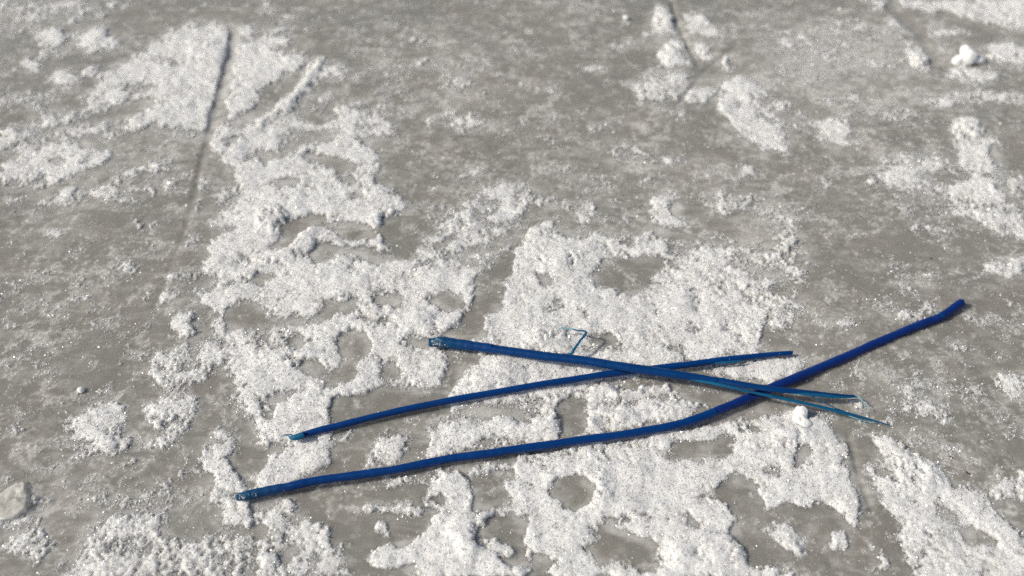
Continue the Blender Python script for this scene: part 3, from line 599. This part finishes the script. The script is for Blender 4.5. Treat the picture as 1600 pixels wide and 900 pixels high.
tag(tube('loose_fibre', lower([(1334,619,2.6,.006),(1341,620,2.4,.006),(1347,626,2,.0058),(1351,630,1.2,.0055)], .0009), M_PALE, rc, n=20, sides=6, seed=27), 'pale bent fibre tip')
tube('loose_fibre', lower([(1352,628,1.6,.005),(1356,635,1.5,.005),(1359,642,1,.0045)], .0009), M_PALE, rc, n=14, sides=6, seed=29)
tag(tube('bent_fibre', lower([(858,553,2,.0085),(878,554,4,.0085),(892,553,4.5,.0085),(897,546,4.5,.0098),(906,533,4.2,.0105),(914,523,4.2,.0108),(915.5,519,4,.0108),(911,517,3.6,.0106),(903,516.5,3.2,.0102),(895,514.5,2.4,.0098)], .0012), M_TEAL, rc, n=60, sides=8, seed=31, flat=.6, wob=.05), 'stiff thin fibre sticking up with a sharp bend')
tag(tube('fibre_tip', lower([(900,515.5,2.6,.0101),(892,513.5,3,.0097),(882,512.5,2.6,.0093),(872,514,1.5,.009)], .0012), M_PALE, rc, n=24, sides=6, seed=32, flat=.5), 'pale see-through tip of the bent fibre')
# its worn left end: a bundle of separate strand tips
tag(tube('worn_end', lower([(678,535,15,.0070),(690,535,18.4,.0072),(710,537,18,.0074),(735,540,17.4,.0077),(770,545,15.6,.0081)], .0018, .87), M_WORN, rc, n=60, sides=22, seed=41, wob=.045, rag=.5, ridges=5), 'ragged left end crusted with snow')
r_ = random.Random(9)
for k in range(9):
    a = k*2.4; rr = 4.6 if k else 0
    du, dv = -8-r_.uniform(0, 5), 0
    u1, v1 = 682 + .3*rr*math.cos(a), 535 + rr*math.sin(a); zz = .0053 + .0012*math.cos(a)*(k > 0)
    tube('strand_tip', [(u1+10, v1+.7, 5, zz), (u1, v1, 5.2, zz), (u1+du, v1+r_.uniform(-1, 1), 4.2, zz)], M_WORN, rc, n=12, sides=8, seed=50+k, wob=.1, rag=.6)
for k in range(6):
    a = k*1.05
    u1, v1 = 377, 775.5 + 4.2*math.sin(a); zz = .0030 + .0010*math.cos(a)
    tube('strand_tip', [(u1+9, v1-1.4, 5, zz), (u1, v1, 5, zz), (u1-5-r_.uniform(0, 3), v1+.5, 3.6, zz)], M_WORN, ra, n=12, sides=8, seed=70+k, wob=.1, rag=.6)

def crust(parent, spots, seed, label=None):
    """ice crystals frozen onto a cord: one mesh, each spot (u, v, z, spread_px, count, size_m)"""
    r_ = random.Random(seed); V = []; F = []
    for (u, v, z, sp_, cnt, size) in spots:
        for _ in range(cnt):
            p = at(u + r_.uniform(-1, 1)*sp_, v + r_.uniform(-.75, .75)*5.2, z + r_.uniform(-.0004, .0002)); rr = size*r_.uniform(.5, 1.3); b0 = len(V)
            rot = Matrix.Rotation(r_.uniform(0, 6.28), 3, Vector((r_.gauss(0, 1), r_.gauss(0, 1), r_.gauss(0, 1))).normalized())
            for q in ((1,0,0),(-1,0,0),(0,1,0),(0,-1,0),(0,0,1),(0,0,-1)): V.append(tuple(p + rot @ (Vector(q)*rr*r_.uniform(.6, 1.2))))
            for f in ((0,2,4),(2,1,4),(1,3,4),(3,0,4),(2,0,5),(1,2,5),(3,1,5),(0,3,5)): F.append(tuple(b0+k for k in f))
    me = bpy.data.meshes.new('snow_crust'); me.from_pydata(V, [], F); me.materials.append(M_GRAIN); me.update()
    o = link(bpy.data.objects.new('snow_crust', me)); o.parent = parent; o.matrix_parent_inverse = parent.matrix_world.inverted()
    o['kind'] = 'stuff'
    if label: o['label'] = label
crust(rc, [(679,535,.0073,5,34,.00046),(690,536,.0078,7,22,.00038),(712,538,.0080,16,7,.00026),(760,543,.0082,26,3,.00024)], 4, 'white crystals frozen to the ragged left end')
crust(ra, [(379,775.5,.0050,5,26,.00042),(392,773,.0053,9,14,.00034),(430,765,.0054,20,4,.00022),(717,714,.0044,4,3,.0003)], 5, 'white crystals frozen to the worn left end')
crust(rb, [(461,682,.0048,6,5,.00026),(1110,565,.0052,30,3,.00022),(1205,554,.0048,22,4,.0002)], 6)

# ------------------------------------------------------------------ lumps lying on the ice
def blob(name, balls, mat, label, cat, group=None, seed=0, rough=.10, seg=3, facets=0.0):
    """balls: (u, v, radius_px, lift in radii, x stretch, z stretch) fused by a remesh into one lump"""
    import bmesh
    bm = bmesh.new(); r_ = random.Random(seed)
    for (u, v, rp, lift, sx, sz) in balls:
        p = at(u, v, 0); r = rp*m_per_px(p); gz = top_z(p.x, p.y); z = gz + r*lift*sz
        p = at(u, v, z)
        M4 = Matrix.Translation(p) @ Matrix.Diagonal((r*sx, r, r*sz, 1))
        bmesh.ops.create_icosphere(bm, subdivisions=3, radius=1, matrix=M4)
    me = bpy.data.meshes.new(name); bm.to_mesh(me); bm.free()
    o = link(bpy.data.objects.new(name, me)); rmin = min(b[2] for b in balls)*m_per_px(at(balls[0][0], balls[0][1]))
    md = o.modifiers.new('remesh', 'REMESH'); md.mode = 'VOXEL'; md.voxel_size = max(rmin/9, .00018); md.use_smooth_shade = True
    dg = bpy.context.evaluated_depsgraph_get(); me2 = bpy.data.meshes.new_from_object(o.evaluated_get(dg)); o.modifiers.clear(); o.data = me2
    n = len(me2.vertices); co = np.empty(n*3, np.float32); me2.vertices.foreach_get('co', co); co = co.reshape(-1, 3)
    nr = np.empty(n*3, np.float32); me2.vertices.foreach_get('normal', nr); nr = nr.reshape(-1, 3)
    s = rmin
    d = fbm(co[:, 0]+co[:, 2]*1.7, co[:, 1]-co[:, 2]*1.3, s*1.1, 4, 3+seed)*rough*s
    co = co + nr*d[:, None]; c = co.mean(0)
    me2.vertices.foreach_set('co', (co-c).ravel().astype(np.float32)); me2.update(); o.location = c.tolist()
    for pl in me2.polygons: pl.use_smooth = True
    me2.materials.clear(); me2.materials.append(mat)
    return tag(o, label, cat, group)
blob('snow_lump', [(1509,80,9,1.55,1,1),(1512,90,12,.7,1.15,1),(1496,95,8,.6,1,1),(1526,93,9,.5,1.5,.8),(1508,97,9,.3,1.6,.6)], M_CLUMP, 'large knobbly white snow lump casting a shadow at the top right', 'snow lump', seed=1, rough=.26)
blob('snow_lump', [(1251,645,10,.6,1,1.1),(1249,655,10,.2,1.2,.8),(1258,662,8,.1,1.4,.7)], M_CLUMP, 'round white snow lump just below the thin teal strands', 'snow lump', seed=2, rough=.22)
blob('snow_lump', [(127,609,5.6,.6,1.05,.9)], M_CLUMP, 'small lone white snow pellet on bare ice at the left', 'snow lump', seed=3, rough=.26)
blob('snow_lump', [(978,28,4.2,.5,1.1,.9)], M_CLUMP, 'tiny white snow pellet alone on far grey ice, left of the track', 'snow lump', seed=4, rough=.26)

def slab(name, outline, h, mat, label, cat, seed=0, tilt=0):
    """a flat broken piece of ice: outline in plan, real thickness, cracked top"""
    import bmesh
    r_ = random.Random(seed); fine = []
    for a, b in zip(outline, outline[1:]+outline[:1]):
        for k in range(3): fine.append((a[0]+(b[0]-a[0])*k/3+r_.uniform(-.9, .9), a[1]+(b[1]-a[1])*k/3+r_.uniform(-.9, .9)))
    pts = [at(u, v) for u, v in (fine if seed == 1 else outline)]; c = sum(pts, Vector())/len(pts); gz = top_z(c.x, c.y)
    bm = bmesh.new(); rings = []
    for (k, z) in ((1.02, -.0008), (1.0, h*.6), (.97, h*.92), (.85, h*1.0), (.7, h*1.02), (.55, h*1.05), (.4, h*1.06), (.25, h*1.06), (.12, h*1.08)):
        rings.append([bm.verts.new(((p.x-c.x)*k + r_.uniform(-1, 1)*.0003, (p.y-c.y)*k + r_.uniform(-1, 1)*.0003, max(z, -.0008)*(1 + tilt*(p.x-c.x)/.012) + (float(fbm(np.array([p.x*k+c.x*(1-k)]), np.array([p.y*k]), .006, 3, 71)[0])*h*.35 if z > 0 else 0))) for p in pts])
    for a, b in zip(rings[:-1], rings[1:]):
        for i in range(len(pts)):
            j = (i+1) % len(pts); bm.faces.new((a[i], a[j], b[j], b[i]))
    t = bm.verts.new((0, 0, h*1.08 + float(fbm(np.array([c.x]), np.array([0.0]), .006, 3, 71)[0])*h*.3))
    for i in range(len(pts)): bm.faces.new((rings[-1][i], rings[-1][(i+1) % len(pts)], t))
    bm.faces.new(rings[0][::-1]); bmesh.ops.recalc_face_normals(bm, faces=bm.faces)
    me = bpy.data.meshes.new(name); bm.to_mesh(me); bm.free(); me.materials.append(mat)
    for pl in me.polygons: pl.use_smooth = abs(pl.normal.z) > .6
    o = link(bpy.data.objects.new(name, me)); o.location = (c.x, c.y, gz)
    return tag(o, label, cat)
slab('ice_chunk', [(-14,796),(-6,778),(12,764),(26,755),(38,754),(43,758),(43,772),(46,780),(46,788),(40,800),(22,812),(0,815)], .0024, M_CHUNK, 'pale broken ice chunk at the left edge near the bottom', 'ice chunk', 1, .45)
slab('ice_chunk', [(50,781),(53,776),(57,777),(58,780),(54,784)], .002, M_CHUNK, 'tiny ice chip touching the right side of the big ice chunk', 'ice chip', 2)

def speck(u, v, lu, lv, label):
    p = at(u, v); a = at(u+lu, v+lv); d = (a-p); ln = d.length; gz = top_z(p.x, p.y)
    import bmesh
    bm = bmesh.new(); bmesh.ops.create_icosphere(bm, subdivisions=2, radius=1)
    r_ = random.Random(int(u))
    for vv in bm.verts: vv.co = Vector((vv.co.x*ln, vv.co.y*ln*.32, vv.co.z*ln*.25))*(1+r_.uniform(-.18, .18))
    me = bpy.data.meshes.new('plant_speck'); bm.to_mesh(me); bm.free(); me.materials.append(dm)
    o = link(bpy.data.objects.new('plant_speck', me)); o.location = (p.x, p.y, gz+.0002); o.rotation_euler.z = math.atan2(d.y, d.x)
    tag(o, label, 'debris speck', 'dark specks on the ice')
speck(1513, 740, 4, 2, 'brown debris sliver on ice at the lower right, largest of the specks')
speck(1486, 715, 3, 1.5, 'small dark debris sliver just above the largest brown speck')
speck(1455, 404, 2.6, .2, 'black speck on smooth grey ice above the raised cord end')
speck(1257, 409.5, 2.0, .2, 'tiny black speck left of the other one above the cords')
speck(232, 4.5, 3, .4, 'dark speck on grey ice at the top left edge')
print('done')
